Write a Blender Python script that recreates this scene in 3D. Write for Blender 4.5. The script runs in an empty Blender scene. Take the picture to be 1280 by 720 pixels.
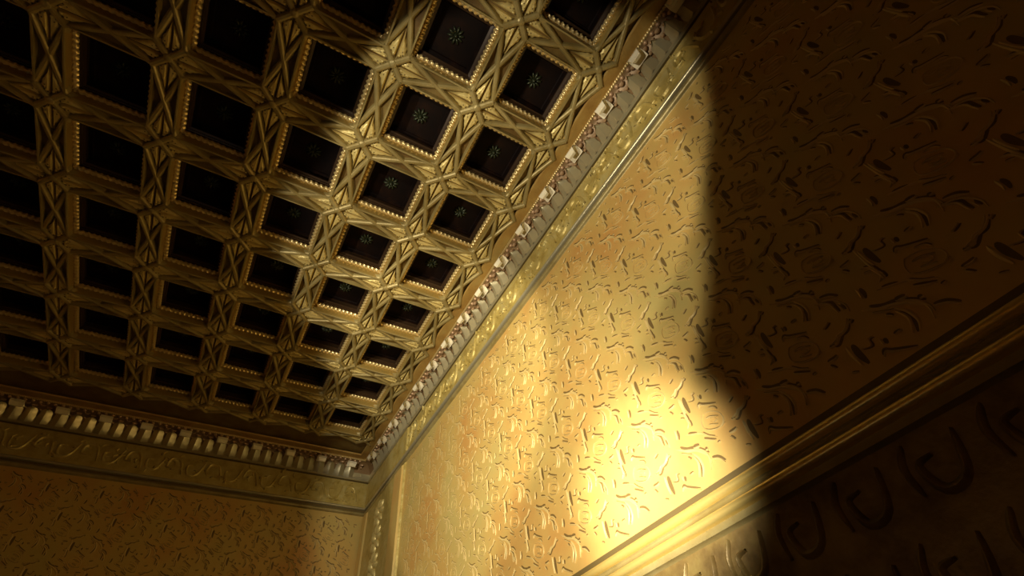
import bpy, bmesh, math, random
from mathutils import Vector, Matrix
random.seed(7)
SC = bpy.context.scene
COL = SC.collection

# ------------------------------------------------------------------ units
# Everything is laid out in ceiling-grid units: i runs along the damask wall
# towards the end wall, j runs out from the wall into the room, n is height
# above (+) or below (-) the ceiling plane.  One grid bay is P metres.
P = 0.70
ZC = 5.32
def W(i, j, n):
    return Vector((i * P, j * P, ZC + n * P))

# ------------------------------------------------------------------ camera
cam_d = bpy.data.cameras.new('camera')
cam_d.sensor_width = 36.0
cam_d.lens = 36.0 * 595.0 / 1280.0
cam_d.clip_start = 0.02
cam = bpy.data.objects.new('camera', cam_d)
COL.objects.link(cam)
RX = Vector((-0.48942662, -0.86777960, -0.08614032))
RY = Vector((0.68666251, -0.32260809, -0.65147419))
RZ = Vector((0.53754645, -0.37799813, 0.75376470))
m = Matrix((RX, -RY, -RZ)).transposed().to_4x4()
m.translation = W(-0.7020, 2.0446, -5.4611)
cam.matrix_world = m
SC.camera = cam
def project(i, j, n):
    d = Vector((i + 0.7020, j - 2.0446, n + 5.4611))
    z = RZ.dot(d)
    return (640 + 595 * RX.dot(d) / z, 360 + 595 * RY.dot(d) / z, z)

# ------------------------------------------------------------------ light
SC.view_settings.view_transform = 'Standard'
SC.view_settings.look = 'None'
SC.view_settings.gamma = 1.0
SC.view_settings.use_curve_mapping = False
SC.view_settings.exposure = 0.0
world = bpy.data.worlds.new('night_room')
SC.world = world
world.use_nodes = True
world.node_tree.nodes['Background'].inputs[0].default_value = (0.9, 0.7, 0.4, 1)
world.node_tree.nodes['Background'].inputs[1].default_value = 0.01

def spot(name, at, to, watts, half_deg, blend, col, radius):
    l = bpy.data.lights.new(name, 'SPOT')
    l.energy = watts
    l.spot_size = math.radians(2 * half_deg)
    l.spot_blend = blend
    l.color = col
    l.shadow_soft_size = radius
    o = bpy.data.objects.new(name, l)
    COL.objects.link(o)
    o.location = W(*at)
    d = W(*to) - W(*at)
    o.rotation_euler = d.to_track_quat('-Z', 'Y').to_euler()
    return o
WARM = (1.0, 0.90, 0.70)
spot('added_near_ceiling_spot', (0.04, 3.14, -2.24), (3.05, -2.06, 0.46), 95, 38.5, 0.12, WARM, 0.05)  # added unseen spot, cone shaped to keep the left ceiling dim
spot('added_far_ceiling_spot', (0.44, 4.36, -2.35), (4.43, 0.11, -1.62), 520, 24, 0.35, WARM, 0.05)  # added unseen spot that lifts the far coffer rows
spot('added_wall_spot', (1.96, 5.73, -4.50), (2.88, 1.37, -2.23), 430, 28.3, 0.12, WARM, 0.06)  # added unseen spot, its cone edge leaves the right of the wall dark
spot('added_mid_wall_spot', (0.588, 2.468, -4.292), (2.6, -0.45, -3.15), 290, 31, 1.0, WARM, 0.06)  # added unseen spot that boosts the middle of the wall
spot('added_hot_wall_spot', (0.60, 2.47, -4.70), (1.52, -0.45, -3.98), 780, 16, 1.0, (1.0, 0.94, 0.82), 0.06)  # added unseen spot that makes the white pool above the rail
pl = bpy.data.lights.new('added_room_fill', 'POINT')  # added unseen point light, a dim fill for the whole room
pl.energy = 4
pl.color = WARM
pl.shadow_soft_size = 0.2
plo = bpy.data.objects.new('added_room_fill', pl)
COL.objects.link(plo)
plo.location = W(2.0, 5.0, -5.6)

# ------------------------------------------------------------------ materials
def mat(name, base, metallic=0.3, rough=0.45, bump=0.0, bscale=60.0, mottle=None, mscale=3.0, mw=0.6):
    mt = bpy.data.materials.new(name)
    mt.use_nodes = True
    nt = mt.node_tree
    b = nt.nodes['Principled BSDF']
    b.inputs['Base Color'].default_value = (*base, 1)
    b.inputs['Metallic'].default_value = metallic
    b.inputs['Roughness'].default_value = rough
    tc = nt.nodes.new('ShaderNodeTexCoord')
    if mottle:
        no = nt.nodes.new('ShaderNodeTexNoise')
        no.inputs['Scale'].default_value = mscale
        no.inputs['Detail'].default_value = 5
        no.inputs['Roughness'].default_value = mw
        nt.links.new(tc.outputs['Object'], no.inputs['Vector'])
        cr = nt.nodes.new('ShaderNodeValToRGB')
        els = cr.color_ramp.elements
        stops = [(0.30, mottle[0]), (0.5, base), (0.70, mottle[1])]
        els[0].position, els[0].color = stops[0][0], (*stops[0][1], 1)
        els[1].position, els[1].color = stops[2][0], (*stops[2][1], 1)
        e = els.new(stops[1][0]); e.color = (*stops[1][1], 1)
        nt.links.new(no.outputs['Fac'], cr.inputs['Fac'])
        nt.links.new(cr.outputs['Color'], b.inputs['Base Color'])
    if bump:
        n2 = nt.nodes.new('ShaderNodeTexNoise')
        n2.inputs['Scale'].default_value = bscale
        n2.inputs['Detail'].default_value = 4
        nt.links.new(tc.outputs['Object'], n2.inputs['Vector'])
        bp = nt.nodes.new('ShaderNodeBump')
        bp.inputs['Strength'].default_value = bump
        bp.inputs['Distance'].default_value = 0.01
        nt.links.new(n2.outputs['Fac'], bp.inputs['Height'])
        nt.links.new(bp.outputs['Normal'], b.inputs['Normal'])
    return mt

M = {
 'plate': mat('antique_gold_plate', (0.17, 0.10, 0.024), 0.2, 0.5, 0.25, 40, ((0.11, 0.06, 0.014), (0.21, 0.15, 0.04)), 4),
 'strap': mat('gold_strap', (0.35, 0.27, 0.10), 0.3, 0.42, 0.2, 50, ((0.26, 0.19, 0.055), (0.42, 0.34, 0.14)), 5),
 'leaf': mat('pale_gold_leaf', (0.68, 0.54, 0.20), 0.25, 0.4, 0.15, 80),
 'rope':   mat('bright_gold_rope', (0.72, 0.55, 0.24), 0.5, 0.30),
 'cove':   mat('gold_cavetto', (0.40, 0.27, 0.07), 0.35, 0.4, 0.15, 60),
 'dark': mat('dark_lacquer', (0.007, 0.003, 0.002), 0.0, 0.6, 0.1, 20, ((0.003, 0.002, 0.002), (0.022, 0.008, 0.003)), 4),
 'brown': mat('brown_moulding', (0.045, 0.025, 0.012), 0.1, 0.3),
 'patina': mat('green_bronze', (0.035, 0.042, 0.02), 0.4, 0.35),
 'wall': mat('gold_damask_paper', (0.64, 0.43, 0.125), 0.2, 0.42, 0.12, 30, ((0.62, 0.33, 0.09), (0.58, 0.45, 0.145)), 1.7, 0.55),
 'ridge': mat('embossed_gold', (0.68, 0.50, 0.19), 0.12, 0.48),
 'stroke_shade': mat('brown_stroke_shade', (0.17, 0.105, 0.03), 0.1, 0.5),  # dark pattern strokes, with the shadow of the embossing put into the colour
 'silver': mat('champagne_leafing', (0.52, 0.46, 0.28), 0.55, 0.33, 0.12, 60),
 'curl': mat('lit_champagne', (0.95, 0.86, 0.62), 0.1, 0.35),  # paler than the leaves: light caught by the tips put into the colour
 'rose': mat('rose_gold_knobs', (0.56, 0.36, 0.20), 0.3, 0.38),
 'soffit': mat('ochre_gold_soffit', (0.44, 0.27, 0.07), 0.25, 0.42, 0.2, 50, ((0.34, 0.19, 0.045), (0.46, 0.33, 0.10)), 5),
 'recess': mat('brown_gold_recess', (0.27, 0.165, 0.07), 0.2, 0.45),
 'frieze': mat('frieze_gold', (0.55, 0.42, 0.12), 0.3, 0.42, 0.5, 26, ((0.42, 0.30, 0.07), (0.60, 0.50, 0.20)), 9),
 'line':   mat('dark_gold_groove', (0.16, 0.11, 0.035), 0.3, 0.5),
 'rail':   mat('burnished_gold_rail', (0.78, 0.56, 0.16), 0.5, 0.3, 0.12, 60),
 'floor':  mat('dark_oak_floor', (0.07, 0.035, 0.015), 0.0, 0.4, 0.1, 20, ((0.04, 0.02, 0.01), (0.10, 0.05, 0.02)), 2),
 'dado':   mat('dark_gold_leather', (0.22, 0.14, 0.04), 0.3, 0.45, 0.4, 25, ((0.12, 0.07, 0.02), (0.30, 0.21, 0.06)), 8),
}

# ------------------------------------------------------------------ mesh helpers
class MB:
    def __init__(self):
        self.v, self.f, self.mi = [], [], []
    def vert(self, p):
        self.v.append(tuple(p)); return len(self.v) - 1
    def face(self, idx, k=0):
        self.f.append(tuple(idx)); self.mi.append(k)
    def quad(self, a, b, c, d, k=0):
        s = len(self.v)
        self.v += [tuple(a), tuple(b), tuple(c), tuple(d)]
        self.face((s, s + 1, s + 2, s + 3), k)
    def rows(self, rows, k=0, close=False):
        s = len(self.v); w = len(rows[0])
        for r in rows:
            self.v += [tuple(p) for p in r]
        for a in range(len(rows) - 1):
            for b in range(w if close else w - 1):
                b2 = (b + 1) % w
                self.face((s + a * w + b, s + a * w + b2, s + (a + 1) * w + b2, s + (a + 1) * w + b), k)
    def dome(self, c, ax, ay, az, seg=10, rings=4, k=0):
        """half ellipsoid: ax, ay span the base, az is the rise"""
        c, ax, ay, az = Vector(c), Vector(ax), Vector(ay), Vector(az)
        rr = []
        for r in range(rings):
            t = r / rings * math.pi / 2
            rr.append([c + (ax * math.cos(2 * math.pi * q / seg) + ay * math.sin(2 * math.pi * q / seg)) * math.cos(t) + az * math.sin(t) for q in range(seg)])
        self.rows(rr, k, True)
        top = self.vert(c + az); s = len(self.v) - 1 - seg
        for q in range(seg):
            self.face((s + q, s + (q + 1) % seg, top), k)
    def build(self, name, mats, parent=None, smooth=False, loc=None):
        me = bpy.data.meshes.new(name)
        me.from_pydata(self.v, [], self.f)
        for x in (mats if isinstance(mats, (list, tuple)) else [mats]):
            me.materials.append(M[x])
        for p, k in zip(me.polygons, self.mi):
            p.material_index = k
        if smooth:
            me.polygons.foreach_set('use_smooth', [True] * len(me.polygons))
        bm = bmesh.new(); bm.from_mesh(me)
        bmesh.ops.remove_doubles(bm, verts=bm.verts, dist=1e-5)
        bmesh.ops.recalc_face_normals(bm, faces=bm.faces)
        bm.to_mesh(me); bm.free()
        if smooth and hasattr(me, 'set_sharp_from_angle'):
            me.set_sharp_from_angle(angle=math.radians(42))
        o = bpy.data.objects.new(name, me)
        COL.objects.link(o)
        if parent: o.parent = parent
        if loc is not None: o.location = loc
        return o
def empty(name, loc=(0, 0, 0)):
    o = bpy.data.objects.new(name, None)
    o.empty_display_size = 0.05
    COL.objects.link(o); o.location = loc
    return o
def structure(o, label=None, cat=None):
    o['kind'] = 'structure'
    if label: o['label'] = label
    if cat: o['category'] = cat
    return o

M['dark'].node_tree.nodes['Principled BSDF'].inputs['Specular IOR Level'].default_value = 0.12
M['brown'].node_tree.nodes['Principled BSDF'].inputs['Specular IOR Level'].default_value = 0.3
JW, IW = -0.45, 8.90          # damask wall plane, end wall plane
JO, IB = 8.45, -4.0           # opposite wall, wall behind the camera
NF = -7.6                     # floor
STROKES = [
    ([(-0.178, 0.17), (-0.224, 0.13), (-0.278, 0.109), (-0.329, 0.071), (-0.37, 0.03)], 0.015, (0.008, -0.012)),
    ([(-0.275, 0.119), (-0.324, 0.109)], 0.013, (-0.003, -0.015)),
    ([(-0.351, 0.061), (-0.372, 0.059)], 0.011, (-0.003, -0.012)),
    ([(-0.169, 0.132), (-0.212, 0.103), (-0.256, 0.079)], 0.004, (0.002, -0.004)),
    ([(-0.263, 0.061), (-0.282, 0.011), (-0.273, -0.033), (-0.251, -0.073)], 0.014, (0.018, 0.007)),
    ([(-0.208, 0.085), (-0.232, 0.06)], 0.008, (0.007, -0.004)),
    ([(-0.375, -0.006), (-0.421, -0.029), (-0.455, -0.067)], 0.012, (0.007, -0.009)),
    ([(-0.345, -0.021), (-0.402, -0.068), (-0.409, -0.111), (-0.412, -0.148)], 0.011, (0.012, -0.002)),
    ([(-0.202, 0.281), (-0.202, 0.244), (-0.193, 0.214)], 0.012, (0.017, 0.008)),
    ([(-0.278, 0.213), (-0.343, 0.183)], 0.01, (0.002, -0.011)),
    ([(-0.387, 0.161), (-0.42, 0.119), (-0.459, 0.094)], 0.006, (0.004, -0.004)),
    ([(-0.377, 0.124), (-0.416, 0.095), (-0.456, 0.073)], 0.009, (0.004, -0.008)),
    ([(-0.453, 0.05), (-0.475, 0.052)], 0.007, (-0.003, -0.008)),
    ([(-0.333, 0.283), (-0.334, 0.24)], 0.007, (0.009, 0.003)),
    ([(-0.084, 0.162), (-0.062, 0.152)], 0.006, (0.006, 0.007)),
    ([(0.041, 0.107), (0.01, 0.13)], 0.007, (0.008, 0.008)),
    ([(-0.181, -0.018), (-0.202, -0.014)], 0.006, (-0.004, -0.006)),
    ([(0.002, 0.058), (0.003, -0.004), (-0.005, -0.069)], 0.019, (0.028, 0.008)),
    ([(0.065, -0.029), (0.035, -0.055), (0.024, -0.113), (0.022, -0.154)], 0.011, (0.015, 0.001)),
    ([(0.082, -0.057), (0.052, -0.072)], 0.006, (0.002, -0.006)),
    ([(-0.077, -0.074), (-0.096, -0.054), (-0.121, -0.074), (-0.212, -0.123)], 0.011, (0.001, -0.011)),
    ([(-0.149, -0.118), (-0.188, -0.136), (-0.203, -0.163)], 0.006, (0.005, -0.004)),
    ([(-0.098, -0.169), (-0.133, -0.174), (-0.185, -0.201)], 0.005, (0.001, -0.005)),
    ([(-0.104, -0.216), (-0.164, -0.246)], 0.004, (0.002, -0.004)),
    ([(-0.204, -0.332), (-0.237, -0.336), (-0.261, -0.33)], 0.011, (-0.004, -0.01)),
    ([(-0.206, -0.356), (-0.228, -0.389)], 0.008, (0.008, -0.002)),
    ([(0.263, -0.114), (0.259, -0.158)], 0.008, (0.012, 0.003)),
    ([(-0.319, -0.273), (-0.336, -0.26), (-0.378, -0.258), (-0.421, -0.214)], 0.012, (0.01, 0.01)),
    ([(-0.259, -0.272), (-0.285, -0.282)], 0.01, (0.002, -0.008)),
    ([(-0.026, 0.004), (-0.071, -0.01), (-0.078, 0.024), (-0.101, 0.025)], 0.006, (0.006, 0.008)),
    ([(-0.127, -0.007), (-0.126, -0.04)], 0.012, (0.016, 0.005)),
    ([(-0.172, -0.015), (-0.206, -0.014)], 0.008, (-0.004, -0.009)),
    ([(-0.294, -0.18), (-0.337, -0.165)], 0.008, (0.006, 0.007)),
    ([(0.069, 0.103), (0.045, 0.096), (-0.001, 0.128)], 0.008, (0.008, 0.01)),
    ([(-0.057, -0.218), (-0.098, -0.25), (-0.163, -0.27), (-0.21, -0.263)], 0.005, (0.0, -0.005)),
]
RIDGES = [
    ([(-0.138, 0.174), (-0.194, 0.134), (-0.272, 0.097), (-0.326, 0.048), (-0.361, -0.003), (-0.359, -0.039)], 0.013),
    ([(-0.251, 0.085), (-0.281, 0.033), (-0.286, -0.029), (-0.259, -0.078)], 0.016),
    ([(-0.084, -0.136), (-0.145, -0.148), (-0.2, -0.19), (-0.21, -0.245), (-0.17, -0.273), (-0.104, -0.259), (-0.057, -0.218), (-0.06, -0.169), (-0.084, -0.136)], 0.008),
    ([(0.043, 0.088), (0.041, 0.017), (0.039, -0.053), (0.035, -0.121), (0.061, -0.153)], 0.015),
    ([(-0.415, -0.217), (-0.373, -0.25), (-0.307, -0.263), (-0.267, -0.273)], 0.013),
    ([(0.073, 0.502), (0.011, 0.445), (-0.004, 0.39), (0.013, 0.325)], 0.012),
    ([(0.006, 0.365), (-0.067, 0.327), (-0.1, 0.26), (-0.095, 0.209)], 0.01),
    ([(-0.254, 0.214), (-0.314, 0.187), (-0.371, 0.159), (-0.405, 0.12), (-0.467, 0.08)], 0.01),
    ([(-0.126, -0.19), (-0.158, -0.2), (-0.166, -0.223), (-0.138, -0.224), (-0.119, -0.205)], 0.005),
]

# ------------------------------------------------------------------ room shell
def wall_mb(pts):
    mb = MB(); mb.quad(*pts); return mb
def slab(name, a, b, m_):
    """closed box between two grid corners"""
    mb = MB()
    (x0, y0, z0), (x1, y1, z1) = a, b
    c = [W(x, y, z) for x in (x0, x1) for y in (y0, y1) for z in (z0, z1)]
    for q in ((0, 1, 3, 2), (4, 6, 7, 5), (0, 4, 5, 1), (2, 3, 7, 6), (0, 2, 6, 4), (1, 5, 7, 3)):
        mb.quad(*[c[k] for k in q])
    return mb.build(name, m_)
T = 0.2
NT = 0.55                    # top of the shell, above the coffers
floor = structure(slab('floor', (IB - T, JW - T, NF - 0.1), (IW + T, JO + T, NF), 'floor'), 'dark oak floor of the gilded room', 'floor')
wall_right = structure(slab('wall_right', (IB, JW - T, NF), (IW, JW, NT), 'wall'), 'long gold damask wall with embossed scrolling pattern', 'wall')
wall_end = structure(slab('wall_end', (IW, JW - T, NF), (IW + T, JO + T, NT), 'wall'), 'far gold damask end wall below the coffered ceiling', 'wall')
wall_left = structure(slab('wall_left', (IB, JO, NF), (IW, JO + T, NT), 'wall'), 'opposite gold wall of the room', 'wall')
wall_back = structure(slab('wall_back', (IB - T, JW - T, NF), (IB, JO + T, NT), 'wall'), 'gold wall behind the viewer', 'wall')

# embossed damask scrolls: half-drop repeat 0.70 x 0.785, on the wall paper
def stroke(mb, pts, w, h, place, k, nsub=4, tip=0.12, cross=((-1, 0), (-0.5, 0.75), (0, 1), (0.5, 0.75), (1, 0))):
    # resample the polyline smoothly, tapered at both ends
    n = len(pts)
    def at(t):
        t = t * (n - 1); a = min(int(t), n - 2); u = t - a
        p0 = pts[max(a - 1, 0)]; p1 = pts[a]; p2 = pts[a + 1]; p3 = pts[min(a + 2, n - 1)]
        r = []
        for q in range(2):
            r.append(0.5 * (2 * p1[q] + (p2[q] - p0[q]) * u + (2 * p0[q] - 5 * p1[q] + 4 * p2[q] - p3[q]) * u * u + (3 * p1[q] - p0[q] - 3 * p2[q] + p3[q]) * u ** 3))
        return r
    N = max(4, nsub * (n - 1))
    c = [at(q / N) for q in range(N + 1)]
    rows = []
    for q in range(N + 1):
        a = c[max(q - 1, 0)]; b = c[min(q + 1, N)]
        dx, dy = b[0] - a[0], b[1] - a[1]; l = math.hypot(dx, dy) or 1
        t = q / N
        wd = w * 0.5 * max(tip, math.sin(math.pi * (0.08 + 0.84 * t ** 0.8)) ** 0.8)
        nx, ny = -dy / l, dx / l
        rows.append([place(c[q][0] + nx * wd * s, c[q][1] + ny * wd * s, hh * h) for s, hh in cross])
    mb.rows(rows, k)

def damask(name, parent, place, a0, a1, n0, n1):
    mb = MB()
    ka = int((a1 - a0) / 0.35) + 4
    for row in range(-1, int((n1 - n0) / 0.3925) + 3):
        for kc in range(-1, ka):
            bi = a0 + kc * 0.70 + (0.35 if row % 2 else 0)
            bn = n1 - 0.3925 * row
            bi += (1.696 - a0) % 0.70
            bn += -((n1 + 3.648) % 0.785)
            if bi - 0.5 > a1 or bi + 0.5 < a0: continue
            # relief gets lower and dark strokes thinner towards the far corner
            fade = 1.0 if parent.name != 'wall_right' else max(0.22, min(1.0, 1.0 - 0.40 * (bi - 3.0)))
            for pts, w, off in STROKES:
                pp = [(bi + x, bn + y) for x, y in pts]
                if min(p[0] for p in pp) < a0 + .02 or max(p[0] for p in pp) > a1 - .02: continue
                if min(p[1] for p in pp) < n0 + .02 or max(p[1] for p in pp) > n1 - .02: continue
                stroke(mb, pp, w * 1.75 * fade, 0.004, place, 1, cross=((-1, 0.2), (0, 0.5), (1, 0.2)))
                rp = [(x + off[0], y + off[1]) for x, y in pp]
                stroke(mb, rp, max(w * 1.25, 0.010), 0.009 * fade, place, 0)
            for pts, w in RIDGES:
                pp = [(bi + x, bn + y) for x, y in pts]
                if min(p[0] for p in pp) < a0 + .02 or max(p[0] for p in pp) > a1 - .02: continue
                if min(p[1] for p in pp) < n0 + .02 or max(p[1] for p in pp) > n1 - .02: continue
                stroke(mb, pp, w * 1.2, 0.008 * fade, place, 0)
    return mb.build(name, ['ridge', 'stroke_shade'], parent, True)

RAIL_T, RAIL_B = -4.20, -4.50
damask('embossed_scrolls', wall_right, lambda a, n, h: W(a, JW + h, n), -2.6, 6.60, RAIL_T, -1.10)
damask('embossed_scrolls', wall_end, lambda a, n, h: W(IW - h, a, n), JW + 0.1, 6.6, RAIL_T, -1.10)

# ------------------------------------------------------------------ cornices
def sweep(mb, prof, a0, a1, place, k=0, mit0=False, mit1=False, step=1):
    """profile (out, n) swept from a0 to a1; mitred ends move with the projection"""
    rows = []
    for o, n in prof:
        s = a0 + (o if mit0 else 0); e = a1 - (o if mit1 else 0)
        rows.append([place(s + (e - s) * q / step, o, n) for q in range(step + 1)])
    mb.rows(rows, k)
def main_place(a, o, n): return W(a, JW + o, n)
def end_place(a, o, n): return W(IW - o, a, n)

def arc(cx, cy, r, d0, d1, k=8):
    return [(cx + r * math.cos(math.radians(d0 + (d1 - d0) * q / k)), cy + r * math.sin(math.radians(d0 + (d1 - d0) * q / k))) for q in range(k + 1)]

def acanthus(big):
    """one leaf, origin at its foot on the fillet; x along, y out from wall, z up (grid units)"""
    mb = MB()
    N, K = 12, 6
    H, B = (0.29, 0.100) if big else (0.245, 0.094)
    rows = []
    for q in range(N + 1):
        v = q / N
        ang = -0.15 + v * (1.5 if big else 2.0)
        w = B * (1.0 - 0.1 * math.sin(v * 9) ** 2) * math.sqrt(max(0.0, 1 - max(0, (v - 0.35) / 0.68) ** 2.0))
        w = max(w, 0.008)
        z = H * math.sin(min(v, 1) * math.pi / 2 * 0.95)
        y = 0.012 + 0.125 * v ** 1.4
        if v > 0.85 and not big: z -= 0.9 * (v - 0.85) * H
        row = []
        for s in range(-K, K + 1):
            u = s / K
            crease = 0.030 * (1 - abs(u)) ** 1.3
            row.append(Vector((u * w, y + crease - 0.02 * u * u, z)) * P)
        rows.append(row)
    mb.rows(rows, 0)
    return mb
def ribbon():
    """the tip of the large leaf, folded over into a bright angular curl"""
    mb = MB()
    pr = [(0.112, 0.200), (0.150, 0.255), (0.190, 0.272), (0.232, 0.250), (0.250, 0.195), (0.225, 0.150), (0.190, 0.160)]
    wd = [0.090, 0.092, 0.088, 0.082, 0.072, 0.060, 0.044]
    rows = [[Vector((-w, y, z)) * P, Vector((w, y + 0.004, z)) * P] for (y, z), w in zip(pr, wd)]
    mb.rows(rows, 0)
    rows2 = [[Vector((-w * .96, y - .010, z - .008)) * P, Vector((w * .96, y - .006, z - .008)) * P] for (y, z), w in zip(pr, wd)]
    mb.rows(rows2, 0)
    return mb
leaf_big = leaf_small = curl_src = None
def copy_to(src, parent, mtx):
    c = src.copy(); COL.objects.link(c); c.parent = parent; c.matrix_local = mtx
    return c

def rope_path(mb, a, b, R, k=0, strands=2, pitch=0.05, seg=8, up=(0, 0, 1)):
    a, b = Vector(a), Vector(b); d = b - a; L = d.length; d.normalize()
    x = d.cross(Vector(up)).normalized(); y = d.cross(x)
    N = max(6, int(L / pitch * 6))
    rows = []
    for q in range(N + 1):
        s = q / N * L; rows.append([])
        for t in range(seg):
            th = 2 * math.pi * t / seg
            r = R * (1 + 0.30 * math.cos(strands * (th - math.pi * s / pitch)))
            rows[-1].append(a + d * s + (x * math.cos(th) + y * math.sin(th)) * r)
    mb.rows(rows, k, True)

def cornice(root, place, a0, a1, mit0, mit1, first_curl, rotz, big_list):
    # flat soffit border and cove behind the leaves
    mb = MB(); sweep(mb, [(0.36, 0.035), (0.345, 0.012), (0.215, 0.012), (0.205, -0.02)], a0, a1, place, 0, mit0, mit1, 1)
    mb.build('soffit_border', 'soffit', root)
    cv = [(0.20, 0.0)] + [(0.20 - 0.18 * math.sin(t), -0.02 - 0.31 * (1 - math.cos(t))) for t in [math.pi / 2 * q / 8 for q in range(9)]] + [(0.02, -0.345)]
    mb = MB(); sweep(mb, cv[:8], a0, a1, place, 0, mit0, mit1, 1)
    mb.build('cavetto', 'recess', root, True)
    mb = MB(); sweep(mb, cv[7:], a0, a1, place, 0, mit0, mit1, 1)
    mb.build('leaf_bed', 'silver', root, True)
    mb = MB()
    s, e = a0 + (0.208 if mit0 else 0), a1 - (0.208 if mit1 else 0)
    rope_path(mb, place(s, 0.208, -0.012), place(e, 0.208, -0.012), 0.016 * P, 0, 2, 0.022, 6)
    mb.build('rope_bead', 'rope', root, True)
    # knobs high in the cove
    mb = MB(); n_ = int((e - s) / 0.1018)
    for q in range(n_):
        c = s + (q + 0.5) * 0.1018
        o_, n0_ = (0.155, -0.055) if q % 2 else (0.145, -0.085)
        p = place(c, o_, n0_); u = place(c + 0.04, o_, n0_) - p; v = place(c, o_ + 0.03, n0_ - 0.03) - p
        w = u.cross(v).normalized() * 0.035 * P
        if w.z > 0: w = -w
        mb.dome(p, u, v * 0.9, w, 8, 3)
        p = place(c + 0.05, 0.17, -0.02 - 0.01 * (q % 2)); mb.dome(p, (0.02, 0, 0), (0, 0.02, 0), (0, 0, -0.02), 8, 3)
        p = place(c, 0.105, -0.125); w2 = (place(c, 0.135, -0.145) - p).normalized() * 0.02
        mb.dome(p, u * 0.55, v * 0.5, w * 0.7, 8, 3)
    mb.build('knob_row', 'rose', root, True)
    # fillet, frieze, bead, groove, torus
    mb = MB(); sweep(mb, [(0.045, -0.335), (0.055, -0.345), (0.055, -0.372), (0.03, -0.380)], a0, a1, place, 0, mit0, mit1)
    mb.build('leaf_fillet', 'silver', root)
    mb = MB(); sweep(mb, [(0.03, -0.380), (0.004, -0.384), (0.004, -0.402), (0.018, -0.406)], a0, a1, place, 0, mit0, mit1)
    mb.build('groove', 'line', root)
    mb = MB(); sweep(mb, [(0.018, -0.406), (0.022, -0.42), (0.022, -0.90)], a0, a1, place, 0, mit0, mit1)
    def pl(a, n, h): return place(a, 0.022 + h, n)
    rnd = random.Random(3)
    q = s
    while q < e - 0.3:
        flip = 1 if int(round((q - s) / 0.31)) % 2 else -1
        mid = -0.66
        stroke(mb, [(q + .02, mid + flip * .14), (q + .10, mid - flip * .10), (q + .24, mid - flip * .12), (q + .28, mid + flip * .03), (q + .19, mid + flip * .05)], 0.05, 0.022, pl, 0)
        for z in range(5):
            aa, nn, th = q + rnd.uniform(.02, .3), mid + rnd.uniform(-.19, .19), rnd.uniform(0, 3.1)
            ln = rnd.uniform(.05, .11)
            stroke(mb, [(aa, nn), (aa + ln * .5 * math.cos(th), nn + ln * .5 * math.sin(th)), (aa + ln * math.cos(th + .5), nn + ln * math.sin(th + .5))], 0.032, 0.02, pl, 0)
            if z < 2: stroke(mb, [(aa + .03, nn), (aa + .03 + ln * .6 * math.cos(th), nn + ln * .6 * math.sin(th))], 0.016, 0.004, pl, 1)
        q += 0.31
    mb.build('frieze', ['frieze', 'line'], root, True)
    mb = MB(); sweep(mb, [(0.022, -0.90)] + arc(0.022, -0.925, 0.025, 90, -90, 6) + [(0.0, -0.95)], a0, a1, place, 0, mit0, mit1)
    mb.build('bead', 'silver', root, True)
    mb = MB(); sweep(mb, [(0.004, -0.95), (0.004, -0.985), (0.012, -0.99)], a0, a1, place, 0, mit0, mit1)
    mb.build('lower_groove', 'line', root)
    mb = MB(); sweep(mb, arc(0.004, -1.025, 0.035, 90, -90, 8) + [(0.0, -1.065)], a0, a1, place, 0, mit0, mit1)
    mb.build('torus', 'strap', root, True)
    # carved leaves on the fillet: one curled leaf, then two plain ones
    global leaf_big, leaf_small, curl_src
    per = 0.611
    k0 = math.ceil((s - first_curl) / per)
    c = first_curl + k0 * per
    while c < e - 0.05:
        for z in range(3):
            a = c + z * per / 3
            if a > e - 0.06: break
            pxy = project(*((a, JW + .1, -.2) if place is main_place else (IW - .1, a, -.2)))
            if not (-160 < pxy[0] < 1440 and -160 < pxy[1] < 880): continue
            mtx = Matrix.Translation(place(a, 0.025, -0.352)) @ Matrix.Rotation(rotz, 4, 'Z')
            if z == 0:
                if leaf_big is None:
                    leaf_big = acanthus(True).build('curled_leaf', 'silver', root, True); leaf_big.matrix_local = mtx
                    curl_src = ribbon().build('ribbon_tip', 'curl', leaf_big, False)
                    curl_src['label'] = 'bright folded ribbon tip'
                else:
                    lf = copy_to(leaf_big, root, mtx)
                    copy_to(curl_src, lf, Matrix.Identity(4))
            else:
                if leaf_small is None:
                    leaf_small = acanthus(False).build('plain_leaf', 'silver', root, True); leaf_small.matrix_local = mtx
                else:
                    copy_to(leaf_small, root, mtx)
        c += per

trim_1 = structure(empty('trim_1'), 'gilded leaf cornice along the top of the long damask wall', 'cornice')
cornice(trim_1, main_place, -2.6, IW, False, True, -0.258 - 0.05, 0.0, None)
trim_2 = structure(empty('trim_2'), 'gilded leaf cornice across the top of the far end wall', 'cornice')
cornice(trim_2, end_place, JW, JO, True, False, 0.02, math.pi / 2, None)

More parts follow.
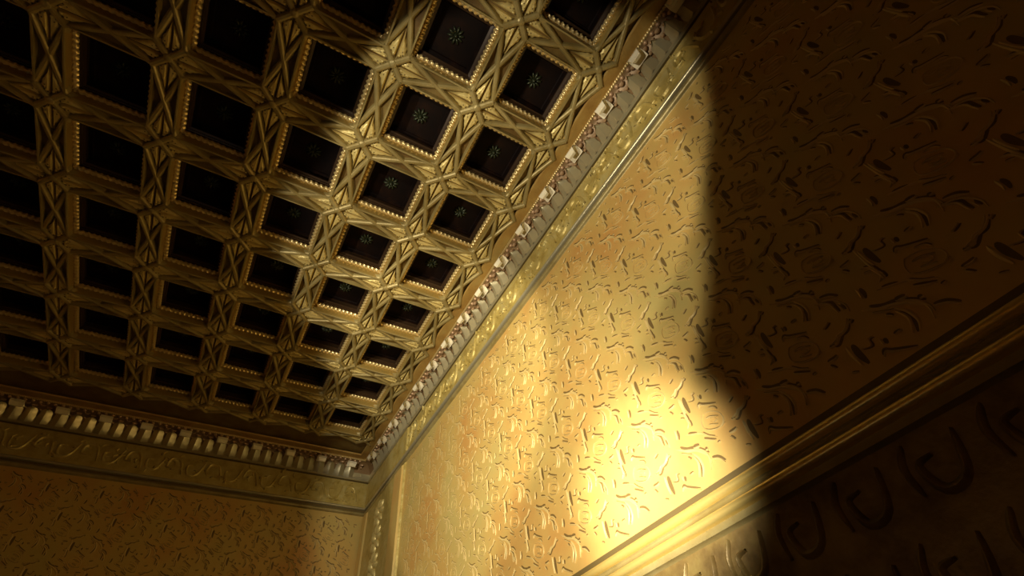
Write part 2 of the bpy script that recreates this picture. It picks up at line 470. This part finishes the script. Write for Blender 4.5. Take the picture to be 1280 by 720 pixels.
# ------------------------------------------------------------------ dado rail, wainscot, corner pilaster
trim_3 = structure(empty('trim_3'), 'burnished gold moulded rail crossing the bottom of the damask wall', 'rail')
def rail(root, place, a0, a1, mit0, mit1):
    for nm, prof, mt in (
        ('rail_shade_strip', [(0.0, -4.185), (0.012, -4.19), (0.012, -4.235)], 'line'),  # dark strip, the shadow line above the rail put into its colour
        ('upper_roll', [(0.012, -4.235)] + arc(0.02, -4.262, 0.03, 90, -90, 8), 'rail'),
        ('hollow', [(0.02, -4.292), (0.012, -4.30)] + [(0.012 + 0.05 * (q / 6) ** 2, -4.30 - 0.05 * q / 6) for q in range(7)], 'strap'),
        ('lower_roll', [(0.062, -4.35)] + arc(0.062, -4.378, 0.028, 90, -90, 8) + [(0.05, -4.41)], 'rail'),
        ('drip_edge', [(0.05, -4.41), (0.055, -4.45), (0.02, -4.455), (0.0, -4.47)], 'strap')):
        mb = MB(); sweep(mb, prof, a0, a1, place, 0, mit0, mit1)
        mb.build(nm, mt, root, True)
rail(trim_3, main_place, -2.6, IW, False, True)
trim_4 = structure(empty('trim_4'), 'gold moulded rail crossing the end wall', 'rail')
rail(trim_4, end_place, JW, JO, True, False)

def wainscot(name, place, a0, a1, label):
    root = structure(empty(name), label, 'wainscot')
    mb = MB(); sweep(mb, [(0.0, -4.44), (0.012, -4.45), (0.012, -7.3), (0.03, -7.31), (0.03, NF)], a0, a1, place)
    mb.build('field', 'dado', root)
    mb = MB(); q = a0 + 0.1; rnd = random.Random(5)
    def pl(a, n, h): return place(a, 0.012 + h, n)
    while q < a1 - 0.4:
        for r in range(7):
            n = -4.62 - r * 0.34; o = 0.17 if r % 2 else 0
            stroke(mb, [(q + o, n + .10), (q + o + .06, n - .06), (q + o + .16, n - .08), (q + o + .19, n + .03), (q + o + .12, n + .05)], 0.045, 0.022, pl, 0)
            stroke(mb, [(q + o + .20, n + .13), (q + o + .25, n + .04), (q + o + .24, n - .08)], 0.035, 0.018, pl, 0)
        q += 0.34
    mb.build('tooled_scrolls', 'dado', root, True)
    return root
wainscot('trim_5', main_place, -1.6, 3.2, 'dark tooled gold wainscot below the rail on the long wall')

pil = structure(empty('trim_6'), 'flat gold corner pilaster with rosettes below the frieze', 'pilaster')
PI0, PI1 = 6.67, 8.88
def pbox(mb, a0, a1, n0, n1, o0, o1, k=0, bev=0.02):
    c = [main_place(a, o, n) for o, i_ in ((o0, 0), (o1, bev)) for a, n in ((a0 + i_, n0 + i_), (a1 - i_, n0 + i_), (a1 - i_, n1 - i_), (a0 + i_, n1 - i_))]
    for q in ((4, 5, 6, 7), (0, 1, 5, 4), (1, 2, 6, 5), (2, 3, 7, 6), (3, 0, 4, 7)):
        mb.quad(*[c[z] for z in q], k)
mb = MB(); pbox(mb, PI0, PI1, RAIL_T, -1.06, 0.0, 0.03); mb.build('shaft', 'frieze', pil)
for a0, a1 in ((PI0 + .03, PI0 + .42), (PI1 - .3, PI1 - .02)):
    mb = MB(); pbox(mb, a0, a1, RAIL_T + .02, -1.10, 0.03, 0.06); mb.build('edge_band', 'wall', pil)
for k in range(6):
    mb = MB(); c = main_place((PI0 + PI1) / 2 + 0.05, 0.03, -1.45 - k * 0.45)
    for q in range(8):
        t = q * math.pi / 4
        d = Vector((math.cos(t), 0, math.sin(t)))
        e = Vector((-math.sin(t), 0, math.cos(t)))
        mb.dome(c + d * 0.10, d * 0.075, e * 0.04, Vector((0, 0.035, 0)), 8, 3)
    mb.dome(c, (0.06, 0, 0), (0, 0, 0.06), (0, 0.06, 0), 10, 4)
    mb.build('rosette', 'leaf', pil, True)
mb = MB(); pbox(mb, 6.60, 8.86, -0.90, -0.41, 0.02, 0.05); mb.build('frieze_block', 'frieze', pil)

# ------------------------------------------------------------------ ceiling
HB = 0.138                      # half width of a rib
I0, I1, J0, J1 = -4, 8, 0, 8
def visible(i, j):
    for a in (i, i + 1):
        for b in (j, j + 1):
            x, y, z = project(a, b, 0)
            if z > 0 and -130 < x < 1410 and -130 < y < 850: return True
    return False
cells = [(i, j) for j in range(J0, J1) for i in range(-2, I1) if visible(i, j)]
cellset = set(cells)
ceiling = MB()
PL = 0.058
for i in range(I0, I1):
    for j in range(J0, J1):
        if (i, j) in cellset:
            a, b, c, d = i + HB, i + 1 - HB, j + HB, j + 1 - HB
            for x0, x1, y0, y1 in ((i, i + 1, j, c), (i, i + 1, d, j + 1), (i, a, c, d), (b, i + 1, c, d)):
                ceiling.quad(W(x0, y0, PL), W(x1, y0, PL), W(x1, y1, PL), W(x0, y1, PL))
        else:
            ceiling.quad(W(i, j, PL), W(i + 1, j, PL), W(i + 1, j + 1, PL), W(i, j + 1, PL))
for x0, x1, y0, y1 in ((IB, IW, JW, 0), (IB, IW, 8, JO), (8, IW, 0, 8)):
    ceiling.quad(W(x0, y0, PL), W(x1, y0, PL), W(x1, y1, PL), W(x0, y1, PL))
ceiling.quad(W(IB, JW, NT), W(IW, JW, NT), W(IW, JO, NT), W(IB, JO, NT))
ceiling_o = structure(ceiling.build('ceiling', 'plate'), 'gilded coffered ceiling with interlaced strapwork ribs', 'ceiling')

def bar(mb, a, b, hw, top, base=PL, hwb=None, k=0):
    """strap with a chamfered section lying on the rib plate, grid units"""
    (x0, y0), (x1, y1) = a, b
    L = math.hypot(x1 - x0, y1 - y0); nx, ny = -(y1 - y0) / L, (x1 - x0) / L
    hwb = hwb or hw * 1.5
    rows = []
    for x, y in (a, b):
        rows.append([W(x + nx * s, y + ny * s, n) for s, n in ((-hwb, base), (-hw, top + .012), (-hw * .45, top), (hw * .45, top), (hw, top + .012), (hwb, base))])
    mb.rows(rows, k)
used_nodes = set()
st = MB()
def rib(i0, j0, i1, j1):
    # the two crossing straps in one rib, and nothing else
    if j0 == j1:
        a, b = (i0 + HB, j0 + HB), (i1 - HB, j0 - HB); c, d = (i0 + HB, j0 - HB), (i1 - HB, j0 + HB)
    else:
        a, b = (i0 + HB, j0 + HB), (i0 - HB, j1 - HB); c, d = (i0 - HB, j0 + HB), (i0 + HB, j1 - HB)
    bar(st, a, b, 0.024, 0.0); bar(st, c, d, 0.024, 0.004)
edges = set()
for i, j in cells:
    edges |= {(i, j, i + 1, j), (i, j + 1, i + 1, j + 1), (i, j, i, j + 1), (i + 1, j, i + 1, j + 1)}
    used_nodes |= {(i, j), (i + 1, j), (i, j + 1), (i + 1, j + 1)}
for e in sorted(edges): rib(*e)
for i, j in sorted(used_nodes):
    bar(st, (i - HB, j - HB), (i + HB, j + HB), 0.028, -0.012)
    bar(st, (i - HB, j + HB), (i + HB, j - HB), 0.028, -0.008)
    st.dome(W(i, j, -0.004), (0.045 * P, 0, 0), (0, 0.045 * P, 0), (0, 0, -0.022 * P), 10, 3)
st.build('strapwork', 'strap', ceiling_o)

# leaf ornaments in the four points round each crossing
def leaf_mesh():
    mb = MB()
    out = [(.055, .010), (.066, .040), (.092, .050), (.100, .074), (.132, .094), (.160, .082), (.192, .086), (.214, .062), (.250, .052), (.290, .028), (.375, .008), (.20, .009)]
    cx, cy = 0.165, 0.034
    for sg in (1, -1):
        out_ = out
        r0 = [(x, sg * y, PL) for x, y in out]
        r1 = [(cx + (x - cx) * .86, sg * (cy + (y - cy) * .80), PL - .030) for x, y in out]
        r2 = [(cx + (x - cx) * .45, sg * (cy + (y - cy) * .40), PL - .042) for x, y in out]
        mb.rows([[Vector(p) * P for p in r] for r in (r0, r1, r2)], 0, True)
        s = len(mb.v) - len(out); t = mb.vert(Vector((cx, sg * cy, PL - .036)) * P)
        for q in range(len(out)): mb.face((s + q, s + (q + 1) % len(out), t))
        mb.dome(Vector((.105, sg * .030, PL - .040)) * P, Vector((.016, 0, 0)) * P, Vector((0, .014, 0)) * P, Vector((0, 0, -.016)) * P, 8, 2)
        for hx, hy in ((.118, .062), (.150, .050), (.080, .022)):
            mb.dome(Vector((hx, sg * hy, PL - .036)) * P, Vector((.010, 0, 0)) * P, Vector((0, .009, 0)) * P, Vector((0, 0, -.009)) * P, 6, 2, 1)
    return mb
leaf_src = None
for i, j in sorted(used_nodes):
    for q in range(4):
        di, dj = ((1, 0), (0, 1), (-1, 0), (0, -1))[q]
        e = (min(i, i + di), min(j, j + dj), max(i, i + di), max(j, j + dj))
        if e not in edges: continue
        mtx = Matrix.Translation(W(i, j, 0)) @ Matrix.Rotation(q * math.pi / 2, 4, 'Z')
        if q == 0 or (i, j) not in used_nodes: pass
        if leaf_src is None:
            cross = empty('leaf_cross', W(i, j, 0)); cross.parent = ceiling_o; cur = (i, j)
            leaf_src = leaf_mesh().build('leaf', ['leaf', 'line'], cross, True)
            leaf_src.matrix_local = Matrix.Rotation(q * math.pi / 2, 4, 'Z')
        else:
            if cur != (i, j):
                cross = empty('leaf_cross', W(i, j, 0)); cross.parent = ceiling_o; cur = (i, j)
            copy_to(leaf_src, cross, Matrix.Rotation(q * math.pi / 2, 4, 'Z'))

# ------------------------------------------------------------------ coffers
def sq_rows(mb, prof, k=0):
    """profile (half side, n) turned round a square"""
    mb.rows([[Vector((sx * h, sy * h, n)) * P for sx, sy in ((1, 1), (-1, 1), (-1, -1), (1, -1))] for h, n in prof], k, True)
def make_coffer():
    root = empty('ceiling_coffer')
    h = 0.5 - HB
    mb = MB(); sq_rows(mb, [(h + .026, PL), (h + .020, -.004), (h + .004, -.004), (h, .006)])
    mb.build('rim', 'strap', root)
    mb = MB(); sq_rows(mb, [(h, .006), (h - .004, .030), (h - .006, .10), (h - .010, .125), (h - .040, .145), (h - .044, .150)])
    mb.build('cavetto', 'cove', root, False)
    mb = MB(); r = h - .020
    for s in range(4):
        c, d = math.cos(s * math.pi / 2), math.sin(s * math.pi / 2)
        rot = lambda x, y: Vector((c * x - d * y, d * x + c * y, .128)) * P
        rope_path(mb, rot(r, -r), rot(r, r), 0.029 * P, 0, 2, 0.042, 8)
    mb.build('rope_moulding', 'rope', root, True)
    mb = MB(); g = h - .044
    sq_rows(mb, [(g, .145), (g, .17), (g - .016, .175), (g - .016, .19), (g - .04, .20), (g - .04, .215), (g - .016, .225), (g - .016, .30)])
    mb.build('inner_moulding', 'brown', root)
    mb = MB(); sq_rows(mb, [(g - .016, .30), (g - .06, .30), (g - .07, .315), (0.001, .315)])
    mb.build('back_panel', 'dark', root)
    mb = MB()
    for q in range(10):
        t = q * math.pi / 5; u = Vector((math.cos(t), math.sin(t), 0)); v = Vector((-math.sin(t), math.cos(t), 0))
        mb.dome((u * .058 + Vector((0, 0, .314))) * P, u * .042 * P, v * .016 * P, Vector((0, 0, -.030)) * P, 8, 3)
    mb.dome(Vector((0, 0, .314)) * P, (.026 * P, 0, 0), (0, .026 * P, 0), (0, 0, -.055 * P), 10, 4)
    mb.build('rosette', 'patina', root, True)
    return root
ORD = ['first', 'second', 'third', 'fourth', 'fifth', 'sixth', 'seventh', 'eighth', 'ninth', 'tenth', 'eleventh']
proto = make_coffer()
for k, (i, j) in enumerate(cells):
    if k == 0:
        o = proto
    else:
        o = proto.copy(); COL.objects.link(o)
        for ch in proto.children:
            c = ch.copy(); COL.objects.link(c); c.parent = o
    o.location = W(i + .5, j + .5, 0)
    row = 'row beside the long cornice' if j == 0 else ORD[j] + ' row from the long cornice'
    o['label'] = 'dark square coffer with rope rim, %s from end wall, %s' % (ORD[I1 - 1 - i], row)
    o['category'] = 'coffer'
    o['group'] = 'recessed coffers of the ceiling'
